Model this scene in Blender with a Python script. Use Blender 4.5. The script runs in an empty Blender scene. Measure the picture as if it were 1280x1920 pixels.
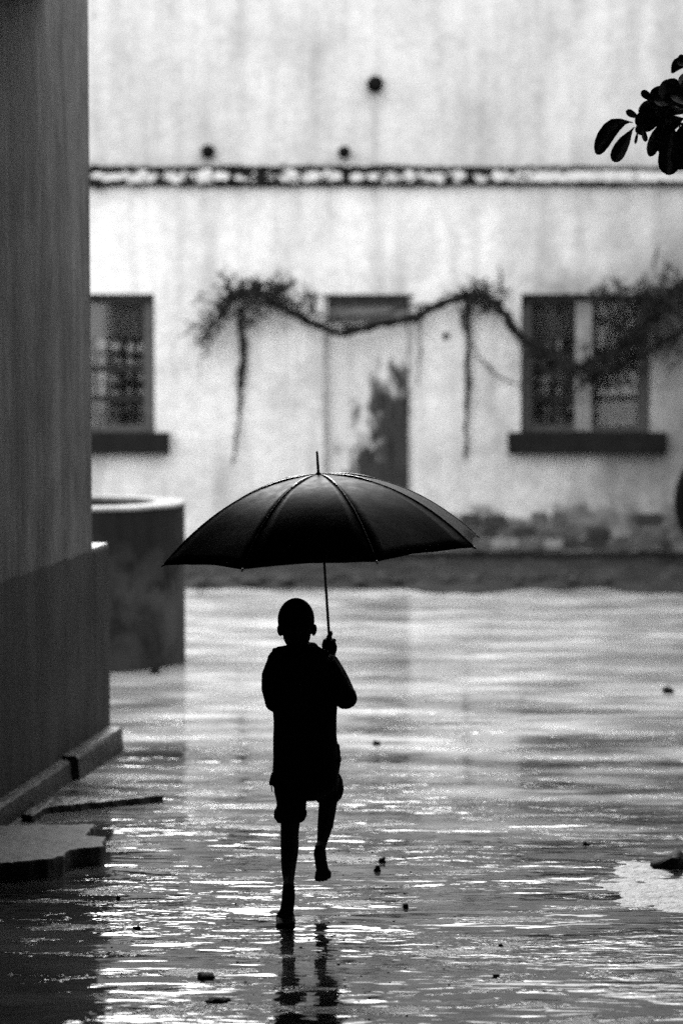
import bpy, bmesh, math, random
from mathutils import Vector, Matrix, noise as mnoise

random.seed(11)
scene = bpy.context.scene
R = math.radians

# ------------------------------------------------------------------ camera
CAM_H, FPX, PITCH = 2.13, 4533.0, math.atan(332.0 / 4533.0)
cam_d = bpy.data.cameras.new('camera')
cam = bpy.data.objects.new('camera', cam_d)
scene.collection.objects.link(cam)
cam.location = (0, 0, CAM_H)
cam.rotation_euler = (R(90) - PITCH, 0, 0)
cam_d.sensor_fit = 'VERTICAL'
cam_d.sensor_height = 36.0
cam_d.sensor_width = 24.0
cam_d.lens = 85.0
cam_d.clip_start = 0.1
cam_d.clip_end = 2000
cam_d.dof.use_dof = True
cam_d.dof.focus_distance = 8.85
cam_d.dof.aperture_fstop = 1.7
scene.camera = cam

# ------------------------------------------------------------------ sky, sun, exposure
SUN_EL, SUN_AZ = R(38), R(-9)          # azimuth clockwise from +Y
world = bpy.data.worlds.new('World')
scene.world = world
world.use_nodes = True
wn, wl = world.node_tree.nodes, world.node_tree.links
wn.clear()
wo = wn.new('ShaderNodeOutputWorld')
wb = wn.new('ShaderNodeBackground')
ws = wn.new('ShaderNodeTexSky')
ws.sky_type = 'NISHITA'
ws.sun_disc = False
ws.sun_elevation = SUN_EL
ws.sun_rotation = SUN_AZ
ws.air_density = 1.0
ws.dust_density = 6.0
bw = wn.new('ShaderNodeRGBToBW')
mixs = wn.new('ShaderNodeMix')
mixs.data_type = 'FLOAT'
mixs.inputs[0].default_value = 0.62      # an even overcast over the clear-sky gradient
mixs.inputs[3].default_value = 13.0
wl.new(ws.outputs[0], bw.inputs[0])
wl.new(bw.outputs[0], mixs.inputs[2])
wl.new(mixs.outputs[0], wb.inputs[0])
wb.inputs[1].default_value = 0.12
wl.new(wb.outputs[0], wo.inputs[0])

sun_d = bpy.data.lights.new('sun', 'SUN')
sun_d.energy = 1.5
sun_d.angle = R(30)
sun_d.color = (1, 1, 1)
sun = bpy.data.objects.new('sun', sun_d)
scene.collection.objects.link(sun)
to_sun = Vector((math.sin(SUN_AZ) * math.cos(SUN_EL), math.cos(SUN_AZ) * math.cos(SUN_EL), math.sin(SUN_EL)))
sun.rotation_euler = (-to_sun).to_track_quat('-Z', 'Y').to_euler()
sun.location = to_sun * 30

scene.cycles.use_denoising = False
scene.view_settings.view_transform = 'Standard'
scene.view_settings.look = 'None'
scene.view_settings.exposure = 1.5
scene.view_settings.gamma = 1.0
scene.view_settings.use_curve_mapping = False

# ------------------------------------------------------------------ helpers
COL = scene.collection
SP, CP = math.sin(PITCH), math.cos(PITCH)


def ray(x, y):
    u, v = (x - 640) / FPX, (960 - y) / FPX
    return Vector((u, CP + v * SP, -SP + v * CP))


def at(x, y, Y):
    d = ray(x, y)
    t = Y / d.y
    return Vector((d.x * t, Y, CAM_H + d.z * t))


def gp(x, y, z=0.0):
    d = ray(x, y)
    t = (z - CAM_H) / d.z
    return Vector((d.x * t, d.y * t, z))


class MB:
    def __init__(s):
        s.v, s.f = [], []

    def add(s, vs, fs):
        n = len(s.v)
        s.v += [Vector(p) for p in vs]
        s.f += [tuple(i + n for i in f) for f in fs]
        return s

    def box(s, a, b):
        x0, y0, z0 = a
        x1, y1, z1 = b
        return s.add([(x0, y0, z0), (x1, y0, z0), (x1, y1, z0), (x0, y1, z0),
                      (x0, y0, z1), (x1, y0, z1), (x1, y1, z1), (x0, y1, z1)],
                     [(0, 3, 2, 1), (4, 5, 6, 7), (0, 1, 5, 4), (1, 2, 6, 5), (2, 3, 7, 6), (3, 0, 4, 7)])

    def prism(s, poly, z0, z1):
        n = len(poly)
        vs = [(p[0], p[1], z0) for p in poly] + [(p[0], p[1], z1) for p in poly]
        a = sum(poly[i][0] * poly[(i + 1) % n][1] - poly[(i + 1) % n][0] * poly[i][1] for i in range(n))
        idx = list(range(n)) if a > 0 else list(range(n))[::-1]
        fs = [tuple(idx[::-1]), tuple(i + n for i in idx)]
        for k in range(n):
            i, j = idx[k], idx[(k + 1) % n]
            fs.append((i, j, j + n, i + n))
        return s.add(vs, fs)

    def tube(s, pts, radii, seg=10, flat=None, caps=True):
        """tapered tube; flat = (direction, factor) squashes the section along a direction"""
        pts = [Vector(p) for p in pts]
        n = len(pts)
        rings = []
        up = None
        for i, p in enumerate(pts):
            t = (pts[min(i + 1, n - 1)] - pts[max(i - 1, 0)]).normalized()
            if up is None:
                up = Vector((0, 0, 1)) if abs(t.z) < 0.9 else Vector((1, 0, 0))
            a = (up - t * up.dot(t))
            if a.length < 1e-6:
                a = t.orthogonal()
            a.normalize()
            up = a
            b = t.cross(a)
            ring = []
            for k in range(seg):
                q = 2 * math.pi * k / seg
                d = (a * math.cos(q) + b * math.sin(q)) * radii[i]
                if flat:
                    fd = Vector(flat[0]).normalized()
                    d = d - fd * d.dot(fd) * (1 - flat[1])
                ring.append(p + d)
            rings.append(ring)
        vs = [q for r in rings for q in r]
        fs = []
        for i in range(n - 1):
            for k in range(seg):
                k2 = (k + 1) % seg
                fs.append((i * seg + k, i * seg + k2, (i + 1) * seg + k2, (i + 1) * seg + k))
        if caps:
            fs.append(tuple(range(seg))[::-1])
            fs.append(tuple((n - 1) * seg + k for k in range(seg)))
        return s.add(vs, fs)

    def ball(s, c, r, seg=14, rings=9, rot=None):
        c = Vector(c)
        r = Vector(r) if hasattr(r, '__len__') else Vector((r, r, r))
        vs = [Vector((0, 0, r.z))]
        for i in range(1, rings):
            th = math.pi * i / rings
            for k in range(seg):
                ph = 2 * math.pi * k / seg
                vs.append(Vector((r.x * math.sin(th) * math.cos(ph), r.y * math.sin(th) * math.sin(ph), r.z * math.cos(th))))
        vs.append(Vector((0, 0, -r.z)))
        fs = []
        for k in range(seg):
            fs.append((0, 1 + k, 1 + (k + 1) % seg))
        for i in range(rings - 2):
            for k in range(seg):
                a, b = 1 + i * seg + k, 1 + i * seg + (k + 1) % seg
                fs.append((a, a + seg, b + seg, b))
        L = len(vs) - 1
        for k in range(seg):
            a, b = 1 + (rings - 2) * seg + k, 1 + (rings - 2) * seg + (k + 1) % seg
            fs.append((L, b, a))
        if rot is not None:
            vs = [rot @ v for v in vs]
        return s.add([c + v for v in vs], fs)

    def loft(s, rows, seg=24, caps=True):
        """rows: (centre, half width x, half depth y)"""
        vs, fs = [], []
        for c, rx, ry in rows:
            for k in range(seg):
                q = 2 * math.pi * k / seg
                vs.append(Vector(c) + Vector((rx * math.cos(q), ry * math.sin(q), 0)))
        n = len(rows)
        for i in range(n - 1):
            for k in range(seg):
                k2 = (k + 1) % seg
                fs.append((i * seg + k, i * seg + k2, (i + 1) * seg + k2, (i + 1) * seg + k))
        if caps:
            fs.append(tuple(range(seg))[::-1])
            fs.append(tuple((n - 1) * seg + k for k in range(seg)))
        return s.add(vs, fs)

    def rock(s, c, r, rough=0.25, seg=9, rings=6, seed=0):
        m = MB().ball((0, 0, 0), 1.0, seg, rings)
        off = Vector((seed * 3.7, seed * 1.3, seed * 2.1))
        out = []
        for v in m.v:
            k = 1 + rough * mnoise.noise(v * 1.3 + off) * 1.6 + rough * 0.6 * mnoise.noise(v * 3.1 + off)
            out.append(Vector(c) + Vector((v.x * r[0] * k, v.y * r[1] * k, v.z * r[2] * k)))
        return s.add(out, m.f)


def build(name, mb, mat, parent=None, smooth=False, bevel=0.0, label=None, kind=None, segs=2):
    base = parent_loc(parent)
    me = bpy.data.meshes.new(name)
    me.from_pydata([tuple(v - base) for v in mb.v], [], mb.f)
    me.validate()
    me.update()
    if smooth:
        me.polygons.foreach_set('use_smooth', [True] * len(me.polygons))
    me.materials.append(mat)
    o = bpy.data.objects.new(name, me)
    COL.objects.link(o)
    if parent:
        o.parent = parent
    if bevel:
        b = o.modifiers.new('bevel', 'BEVEL')
        b.width = bevel
        b.segments = segs
        b.limit_method = 'ANGLE'
    if label:
        o['label'] = label
    if kind:
        o['kind'] = kind
    return o


def parent_loc(p):
    v = Vector((0, 0, 0))
    while p is not None:
        v += p.location
        p = p.parent
    return v


def thing(name, loc, label, cat, group=None):
    o = bpy.data.objects.new(name, None)
    o.empty_display_size = 0.1
    o.location = loc
    COL.objects.link(o)
    o['label'] = label
    o['category'] = cat
    if group:
        o['group'] = group
    return o


def tag(o, label=None, cat=None, group=None, kind=None):
    for k, v in (('label', label), ('category', cat), ('group', group), ('kind', kind)):
        if v:
            o[k] = v
    return o


def recentre(o, c):
    """put the origin of a top-level mesh at c"""
    c = Vector(c)
    o.data.transform(Matrix.Translation(-c))
    o.location = c
    return o


def fuse(mb, voxel, smooth_it=4, factor=0.5, extra=None):
    """one continuous surface out of overlapping closed shapes"""
    me = bpy.data.meshes.new('tmp')
    me.from_pydata([tuple(v) for v in mb.v], [], mb.f)
    me.update()
    o = bpy.data.objects.new('tmp', me)
    COL.objects.link(o)
    m = o.modifiers.new('r', 'REMESH')
    m.mode = 'VOXEL'
    m.voxel_size = voxel
    sm = o.modifiers.new('s', 'SMOOTH')
    sm.factor = factor
    sm.iterations = smooth_it
    dg = bpy.context.evaluated_depsgraph_get()
    dg.update()
    e = o.evaluated_get(dg)
    me2 = bpy.data.meshes.new_from_object(e)
    out = MB()
    out.add([v.co.copy() for v in me2.vertices], [tuple(p.vertices) for p in me2.polygons])
    bpy.data.objects.remove(o)
    bpy.data.meshes.remove(me)
    bpy.data.meshes.remove(me2)
    return out


# ------------------------------------------------------------------ materials
class NT:
    def __init__(s, name):
        s.m = bpy.data.materials.new(name)
        s.m.use_nodes = True
        s.n, s.l = s.m.node_tree.nodes, s.m.node_tree.links
        s.n.clear()
        s.out = s.n.new('ShaderNodeOutputMaterial')
        s.p = s.n.new('ShaderNodeBsdfPrincipled')
        s.l.new(s.p.outputs[0], s.out.inputs[0])
        s.geo = s.n.new('ShaderNodeNewGeometry')
        s.tc = s.n.new('ShaderNodeTexCoord')

    def put(s, sock, v):
        if hasattr(v, 'links'):
            s.l.new(v, sock)
        elif isinstance(v, (int, float)) and sock.type == 'RGBA':
            sock.default_value = (v, v, v, 1)
        else:
            sock.default_value = v

    def pos(s, scale=(1, 1, 1), rot=(0, 0, 0), loc=(0, 0, 0), src=None):
        mp = s.n.new('ShaderNodeMapping')
        mp.inputs['Scale'].default_value = scale
        mp.inputs['Rotation'].default_value = rot
        mp.inputs['Location'].default_value = loc
        s.l.new(src if src is not None else s.geo.outputs['Position'], mp.inputs[0])
        return mp.outputs[0]

    def noise(s, vec, scale=1.0, detail=4.0, rough=0.55, dist=0.0):
        t = s.n.new('ShaderNodeTexNoise')
        t.inputs['Scale'].default_value = scale
        t.inputs['Detail'].default_value = detail
        t.inputs['Roughness'].default_value = rough
        t.inputs['Distortion'].default_value = dist
        s.l.new(vec, t.inputs['Vector'])
        return t.outputs[0]

    def ramp(s, v, lo, hi, a=0.0, b=1.0, smooth=False):
        r = s.n.new('ShaderNodeMapRange')
        if smooth:
            r.interpolation_type = 'SMOOTHSTEP'
        r.inputs[1].default_value = lo
        r.inputs[2].default_value = hi
        r.inputs[3].default_value = a
        r.inputs[4].default_value = b
        s.put(r.inputs[0], v)
        return r.outputs[0]

    def math(s, op, a, b=0.0, clamp=False):
        m = s.n.new('ShaderNodeMath')
        m.operation = op
        m.use_clamp = clamp
        s.put(m.inputs[0], a)
        s.put(m.inputs[1], b)
        return m.outputs[0]

    def mix(s, f, a, b):
        m = s.n.new('ShaderNodeMix')
        m.data_type = 'FLOAT'
        s.put(m.inputs[0], f)
        s.put(m.inputs[2], a)
        s.put(m.inputs[3], b)
        return m.outputs[0]

    def sep(s):
        x = s.n.new('ShaderNodeSeparateXYZ')
        s.l.new(s.geo.outputs['Position'], x.inputs[0])
        return x.outputs

    def bump(s, h, dist=0.01, strength=1.0, normal=None):
        b = s.n.new('ShaderNodeBump')
        b.inputs['Strength'].default_value = strength
        b.inputs['Distance'].default_value = dist
        s.l.new(h, b.inputs['Height'])
        if normal is not None:
            s.l.new(normal, b.inputs['Normal'])
        return b.outputs[0]

    def fin(s, col, rough=0.7, normal=None, spec=None, ior=None):
        s.put(s.p.inputs['Base Color'], col)
        s.put(s.p.inputs['Roughness'], rough)
        if normal is not None:
            s.l.new(normal, s.p.inputs['Normal'])
        if spec is not None:
            s.p.inputs['Specular IOR Level'].default_value = spec
        if ior is not None:
            s.p.inputs['IOR'].default_value = ior
        return s.m


def plain(name, col, rough=0.7, var=0.3, scale=12.0, bump=0.0, spec=None, stretch=(1, 1, 1)):
    t = NT(name)
    v = t.pos(stretch)
    n = t.noise(v, scale, 5)
    c = t.ramp(n, 0.3, 0.7, col * (1 - var), col * (1 + var))
    nm = None
    if bump:
        nm = t.bump(t.noise(v, scale * 2.5, 6), bump)
    return t.fin(c, rough, nm, spec)


def mat_facade(name, white, right_grey, base_dirt):
    t = NT(name)
    X, Yy, Z = t.sep()
    runs = t.noise(t.pos((2.6, 2.6, 0.28)), 2.0, 6, 0.6)
    blot = t.noise(t.pos((1, 1, 1)), 1.3, 6, 0.6)
    fine = t.noise(t.pos((1, 1, 1)), 9.0, 5, 0.6)
    c = t.math('MULTIPLY', white, t.ramp(runs, 0.42, 0.68, 1.04, 0.76))
    c = t.math('MULTIPLY', c, t.ramp(blot, 0.45, 0.70, 1.02, 0.80))
    c = t.math('MULTIPLY', c, t.ramp(fine, 0.45, 0.72, 1.02, 0.86))
    flake = t.noise(t.pos((1, 1, 1.2), loc=(5, 5, 5)), 4.2, 8, 0.7)
    c = t.math('MULTIPLY', c, t.ramp(flake, 0.61, 0.66, 1.0, 0.82))
    c = t.math('MULTIPLY', c, t.ramp(t.noise(t.pos((1, 1, 0.5)), 38, 3, 0.6), 0.35, 0.7, 1.06, 0.86))
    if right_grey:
        # greyer towards the right with a wandering edge, weaker higher up
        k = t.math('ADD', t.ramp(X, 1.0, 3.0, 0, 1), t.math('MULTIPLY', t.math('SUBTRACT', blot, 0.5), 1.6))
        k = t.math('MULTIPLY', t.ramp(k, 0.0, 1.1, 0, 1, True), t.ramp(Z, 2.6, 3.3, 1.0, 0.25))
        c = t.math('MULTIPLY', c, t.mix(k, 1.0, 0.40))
    if base_dirt:
        # splashed dirt and lost plaster low on the wall: a ragged edge
        e = t.math('ADD', Z, t.math('MULTIPLY', t.math('SUBTRACT', t.noise(t.pos((1, 1, 1.5)), 2.2, 6, 0.62), 0.5), 1.0))
        e = t.math('ADD', e, t.ramp(X, -1.6, 1.4, 0.22, 0.0))
        d = t.ramp(e, 0.40, 0.58, 1, 0, True)
        st = t.noise(t.pos((1, 1, 1.8)), 6.0, 4, 0.6)
        c = t.mix(d, c, t.ramp(st, 0.35, 0.7, 0.05, 0.26))
    b = t.bump(t.noise(t.pos((1, 1, 1)), 14, 6, 0.6), 0.012)
    return t.fin(c, 0.85, b, 0.3)


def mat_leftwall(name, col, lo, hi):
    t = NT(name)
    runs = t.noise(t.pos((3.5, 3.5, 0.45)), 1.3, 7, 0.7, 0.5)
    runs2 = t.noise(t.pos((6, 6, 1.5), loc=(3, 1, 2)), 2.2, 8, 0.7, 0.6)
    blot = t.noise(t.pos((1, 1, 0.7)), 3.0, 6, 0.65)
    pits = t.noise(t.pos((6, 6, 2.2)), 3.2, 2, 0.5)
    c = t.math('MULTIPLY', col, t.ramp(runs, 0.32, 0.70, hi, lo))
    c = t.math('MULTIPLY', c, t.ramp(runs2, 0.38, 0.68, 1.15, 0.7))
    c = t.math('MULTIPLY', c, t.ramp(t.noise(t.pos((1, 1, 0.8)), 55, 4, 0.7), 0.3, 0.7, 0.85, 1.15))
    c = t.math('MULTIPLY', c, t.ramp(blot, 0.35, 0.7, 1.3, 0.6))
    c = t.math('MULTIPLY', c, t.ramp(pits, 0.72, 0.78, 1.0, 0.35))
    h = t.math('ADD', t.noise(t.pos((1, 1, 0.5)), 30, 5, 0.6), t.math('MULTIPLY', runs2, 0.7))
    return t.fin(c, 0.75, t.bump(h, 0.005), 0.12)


def mat_ground():
    t = NT('wet_ground')
    X, Yy, Z = t.sep()
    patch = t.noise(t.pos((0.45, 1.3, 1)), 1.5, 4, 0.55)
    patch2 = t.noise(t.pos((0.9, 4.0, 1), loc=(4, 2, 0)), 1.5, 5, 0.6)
    # darker near, paler far: sky brightness on the far yard put into the colour
    far_edge = t.math('ADD', Yy, t.math('MULTIPLY', t.math('SUBTRACT', patch, 0.5), 9.0))
    far_pale = t.ramp(far_edge, 9.5, 15.0, 0, 1, True)
    far_lift = t.ramp(t.math('ADD', Yy, t.math('MULTIPLY', t.math('SUBTRACT', patch2, 0.5), 6.0)), 16.0, 18.0, 1.0, 1.6, True)
    c = t.mix(far_pale, t.ramp(patch, 0.36, 0.62, 0.012, 0.034, True), t.math('MULTIPLY', far_lift, t.ramp(patch, 0.36, 0.62, 0.17, 0.40, True)))
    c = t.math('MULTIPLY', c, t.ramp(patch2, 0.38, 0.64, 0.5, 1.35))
    film = t.noise(t.pos((0.8, 3.2, 1), loc=(7, 3, 0)), 1.4, 4, 0.55)
    smooth = t.ramp(film, 0.40, 0.56, 0, 1, True)
    rough = t.mix(smooth, 0.07, 0.012)
    act = t.ramp(t.noise(t.pos((0.7, 2.2, 1), loc=(3, 8, 0)), 1.3, 4, 0.55), 0.46, 0.56, 0.0, 1.0, True)
    # long low ridges whose near faces tip towards the camera and catch the sky
    r1 = t.ramp(t.noise(t.pos((0.95, 6.5, 1), loc=(5, 1, 0)), 1.0, 6, 0.64, 0.8), 0.595, 0.62, 0, 1, True)
    r2 = t.ramp(t.noise(t.pos((2.6, 19.0, 1), loc=(2, 7, 0)), 1.0, 5, 0.68, 1.0), 0.57, 0.60, 0, 1, True)
    tilt = t.math('ADD', t.math('MULTIPLY', r1, 0.115), t.math('MULTIPLY', t.math('MULTIPLY', r2, act), 0.125))
    tilt = t.math('MULTIPLY', tilt, t.ramp(t.noise(t.pos((2.0, 9.0, 1), loc=(6, 6, 0)), 1.0, 3, 0.5), 0.3, 0.65, 0.35, 1.15))
    # and a few shallow back slopes that mirror the foot of the wall
    d1 = t.ramp(t.noise(t.pos((0.8, 5.5, 1), loc=(12, 3, 0)), 1.0, 4, 0.6, 0.3), 0.60, 0.64, 0, 1, True)
    tilt = t.math('SUBTRACT', tilt, t.math('MULTIPLY', d1, 0.045))
    cx = t.n.new('ShaderNodeCombineXYZ')
    t.l.new(t.math('MULTIPLY', tilt, -1.0), cx.inputs[1])
    va = t.n.new('ShaderNodeVectorMath')
    va.operation = 'ADD'
    t.l.new(t.geo.outputs['Normal'], va.inputs[0])
    t.l.new(cx.outputs[0], va.inputs[1])
    vn = t.n.new('ShaderNodeVectorMath')
    vn.operation = 'NORMALIZE'
    t.l.new(va.outputs[0], vn.inputs[0])
    w0 = t.noise(t.pos((0.55, 2.2, 1), loc=(2, 9, 0)), 1.0, 2, 0.5)
    w1 = t.noise(t.pos((1.4, 8.0, 1)), 1.0, 2, 0.5, 0.4)
    w2 = t.noise(t.pos((4.0, 22.0, 1), loc=(1, 5, 0)), 1.0, 2, 0.5, 0.3)
    n = t.bump(w0, 0.012, 1.0, vn.outputs[0])
    n = t.bump(w1, 0.0022, 1.0, n)
    n = t.bump(t.math('MULTIPLY', w2, t.math('SUBTRACT', 1.0, smooth)), 0.0016, 1.0, n)
    # pocked water where rain and run-off break the film
    pock = t.ramp(t.noise(t.pos((0.6, 1.5, 1), loc=(15, 2, 0)), 1.2, 4, 0.6), 0.50, 0.60, 0, 1, True)
    n = t.bump(t.math('MULTIPLY', pock, t.noise(t.pos((7, 17, 1), loc=(1, 1, 0)), 1.0, 3, 0.6, 0.5)), 0.0055, 1.0, n)
    # mud that stands clear of the film: dull and dark
    mud = t.ramp(t.noise(t.pos((1.3, 5.0, 1), loc=(9, 4, 0)), 1.5, 5, 0.62, 0.3), 0.57, 0.61, 0, 1, True)
    n = t.bump(t.math('MULTIPLY', mud, t.noise(t.pos((1, 2.2, 1)), 25.0, 3, 0.6)), 0.006, 1.0, n)
    c = t.mix(mud, c, t.math('MULTIPLY', c, 0.5))
    t.l.new(t.mix(mud, 0.36, 0.09), t.p.inputs['Specular IOR Level'])
    rough = t.mix(mud, rough, 0.30)
    return t.fin(c, rough, n, None, 1.42)


def mat_cloth(name, col, rough, spec, scale=90.0):
    t = NT(name)
    w = t.noise(t.pos((1, 1, 1)), scale, 3)
    f = t.noise(t.pos((1, 1, 0.6)), 14.0, 4)
    c = t.ramp(f, 0.3, 0.7, col * 0.75, col * 1.3)
    h = t.math('ADD', t.math('MULTIPLY', w, 0.15), f)
    return t.fin(c, rough, t.bump(h, 0.012), spec)


def mat_tank(name):
    t = NT(name)
    X, Yy, Z = t.sep()
    b = t.noise(t.pos((1, 1, 0.8)), 3.2, 7, 0.66, 0.4)
    r = t.noise(t.pos((8, 8, 0.8)), 1.5, 6, 0.66)
    # lime bloom over the lower body, wet dark band under the rim
    e = t.math('ADD', Z, t.math('MULTIPLY', t.math('SUBTRACT', b, 0.5), 1.5))
    k = t.ramp(e, 0.55, 0.80, 1, 0, True)
    c = t.mix(k, t.ramp(r, 0.35, 0.7, 0.011, 0.005), t.ramp(b, 0.35, 0.66, 0.012, 0.055))
    return t.fin(c, 0.8, t.bump(b, 0.012), 0.1)


def mat_nylon():
    t = NT('wet_black_nylon')
    f = t.noise(t.pos((1, 1, 1)), 25.0, 4)
    return t.fin(t.ramp(f, 0.3, 0.7, 0.003, 0.006), t.ramp(f, 0.3, 0.7, 0.36, 0.5), t.bump(f, 0.0008), 0.02)


M = {}
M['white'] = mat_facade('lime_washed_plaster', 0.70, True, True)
M['upper'] = mat_facade('weathered_upper_plaster', 0.54, False, False)
M['ledge'] = plain('white_ledge_plaster', 0.58, 0.85, 0.3, 7, 0.012, .2)
M['ledge_dark'] = plain('mossy_masonry', 0.025, 0.9, 0.5, 9, 0.02, .1)
M['dark_lumps'] = plain('ledge_dark_lumps', 0.012, 0.95, 0.4, 20, 0.01, .05)
M['spout_black'] = plain('black_spout', 0.006, 0.8, 0.3, 20, 0, .05)  # even near-black for the spouts and their closed ends
M['sill'] = plain('dark_stone_sill', 0.010, 0.75, 0.3, 8, 0.006, .12)
M['frame'] = plain('grey_window_paint', 0.055, 0.6, 0.25, 10)
M['rail'] = plain('dark_rail_and_lintel_shade', 0.02, 0.6, 0.3, 10, 0, .15)
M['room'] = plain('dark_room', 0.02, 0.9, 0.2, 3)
M['stone'] = plain('bare_wall_stone', 0.17, 0.85, 0.6, 4, 0.02)
M['basec'] = plain('wet_base_course', 0.012, 0.7, 0.4, 5, 0.02, .1)
M['apron'] = plain('wet_earth_apron', 0.022, 0.75, 0.8, 2.5, 0.05, 0.2)
M['bark'] = plain('vine_bark', 0.010, 0.8, 0.35, 20, 0.01, .1)
M['twig'] = plain('dry_twig', 0.018, 0.8, 0.35, 20, 0, .1)
M['vleaf'] = plain('vine_leaf', 0.016, 0.7, 0.4, 15, 0, .15)
M['leaf'] = plain('broad_leaf', 0.014, 0.4, 0.5, 12, 0.004, 0.3)
M['trunk'] = plain('tree_bark', 0.06, 0.85, 0.4, 12, 0.02, None, (1, 1, 0.3))
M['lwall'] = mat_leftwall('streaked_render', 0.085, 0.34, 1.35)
M['dado'] = mat_leftwall('dark_dado_paint', 0.022, 0.5, 1.5)
M['roof'] = plain('soffit_boards', 0.05, 0.8, 0.3, 5)
M['plinth'] = plain('wet_plinth_cement', 0.016, 0.4, 0.5, 9, 0.012, .18)
M['slab'] = plain('wet_concrete', 0.055, 0.7, 0.3, 9, 0.004, .2)
M['tank'] = mat_tank('tank_render')
M['wet_top_sheen'] = plain('pale_top_sheen', 0.16, 0.45, 0.4, 7, 0.01)  # pale tone stands for sky sheen on the wet tops
M['pale'] = plain('pale_sky_gleam', 0.16, 0.6, 0.6, 14, 0.012, .3)  # pale tone stands for sky reflected in a puddle
M['tyre'] = plain('old_rubber', 0.004, 0.8, 0.3, 30, 0.004, .05)
M['metal'] = plain('dull_rim_metal', 0.10, 0.5, 0.4, 12)
M['pebble'] = plain('wet_stone', 0.008, 0.7, 0.4, 40, 0.004, .08)
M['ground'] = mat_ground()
M['skin'] = plain('dark_skin', 0.010, 0.75, 0.15, 30, 0, .03)
M['hair'] = plain('cropped_black_hair', 0.004, 0.9, 0.3, 200, 0.002, .03)
M['jacket'] = mat_cloth('black_jacket_cloth', 0.004, 0.95, 0.05)
M['shorts'] = mat_cloth('dark_shorts_cloth', 0.004, 0.95, 0.05)
M['canopy'] = mat_nylon()
M['wetfold'] = plain('wet_fold_nylon', .004, .16, .2, 60, .003, .6)
M['seam'] = plain('wet_seam_tape', .004, .3, .2, 60, .001, .07)
M['steel'] = plain('dark_steel', 0.05, 0.35, 0.2, 60)
M['black'] = plain('black_plastic', 0.012, 0.45, 0.2, 60)


def mat_door():
    t = NT('peeling_door_paint')
    X, Yy, Z = t.sep()
    nz = t.noise(t.pos((2.8, 2.8, 1.5)), 2.6, 8, 0.66, 0.6)
    g = t.math('ADD', t.ramp(X, -0.15, 0.66, -0.85, 0.60), t.ramp(Z, 0.8, 2.3, 0.70, -0.85))
    k = t.math('ADD', g, t.math('MULTIPLY', t.math('SUBTRACT', nz, 0.5), 3.4))
    d = t.ramp(k, -0.40, 0.35, 0, 1, True)
    c = t.mix(d, t.ramp(nz, 0.3, 0.7, 0.66, 0.5), t.ramp(t.noise(t.pos((6, 6, 1)), 3.0, 4), 0.3, 0.7, 0.006, 0.045))
    return t.fin(c, 0.75, t.bump(k, 0.004), 0.3)


def mat_lace(top=.9):
    t = NT('lace_curtain')
    v = t.n.new('ShaderNodeTexVoronoi')
    v.inputs['Scale'].default_value = 1.0
    v.inputs['Randomness'].default_value = 0.35
    t.l.new(t.pos((8, 8, 7)), v.inputs['Vector'])
    nz = t.noise(t.pos((1, 1, 1)), 20, 3)
    k = t.math('ADD', v.outputs['Distance'], t.math('MULTIPLY', nz, 0.3))
    c = t.ramp(k, 0.42, 0.62, top, 0.03)
    return t.fin(c, 0.9)


def mat_glass():
    t = NT('window_glass')
    g = t.n.new('ShaderNodeBsdfGlossy')
    g.inputs['Roughness'].default_value = 0.03
    tr = t.n.new('ShaderNodeBsdfTransparent')
    tr.inputs[0].default_value = (0.82, 0.82, 0.82, 1)
    fr = t.n.new('ShaderNodeFresnel')
    fr.inputs[0].default_value = 1.5
    mx = t.n.new('ShaderNodeMixShader')
    t.l.new(fr.outputs[0], mx.inputs[0])
    t.l.new(tr.outputs[0], mx.inputs[1])
    t.l.new(g.outputs[0], mx.inputs[2])
    t.l.new(mx.outputs[0], t.out.inputs[0])
    return t.m


M['door'] = mat_door()
M['lace'] = mat_lace()
M['lace_grey'] = mat_lace(.3)
M['curtain'] = plain('plain_curtain', 0.16, 0.9, 0.25, 5, 0.0, None, (1, 1, 0.2))
M['glass'] = mat_glass()

# ================================================================== ground
g = MB()
g.add([(-300, -300, 0), (300, -300, 0), (300, 300, 0), (-300, 300, 0)], [(0, 1, 2, 3)])
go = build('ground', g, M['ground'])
tag(go, kind='structure')

# ================================================================== the whitewashed building
FY = 22.35
fac = thing('whitewashed_building', (0.0, FY, 0.0),
            'old white plastered building with stained walls facing the wet yard', 'building')


def fx(x):
    return at(x, 628, FY).x


def fz(y):
    return at(640, y, FY).z


WIN_T, WIN_B = fz(551), fz(811)
LEDGE_Z0, LEDGE_Z1 = fz(347), fz(316)
holes = [(fx(118), fx(290), WIN_B, WIN_T), (fx(606), fx(775), 0.10, fz(552)), (fx(976), fx(1221), WIN_B, WIN_T)]


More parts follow.
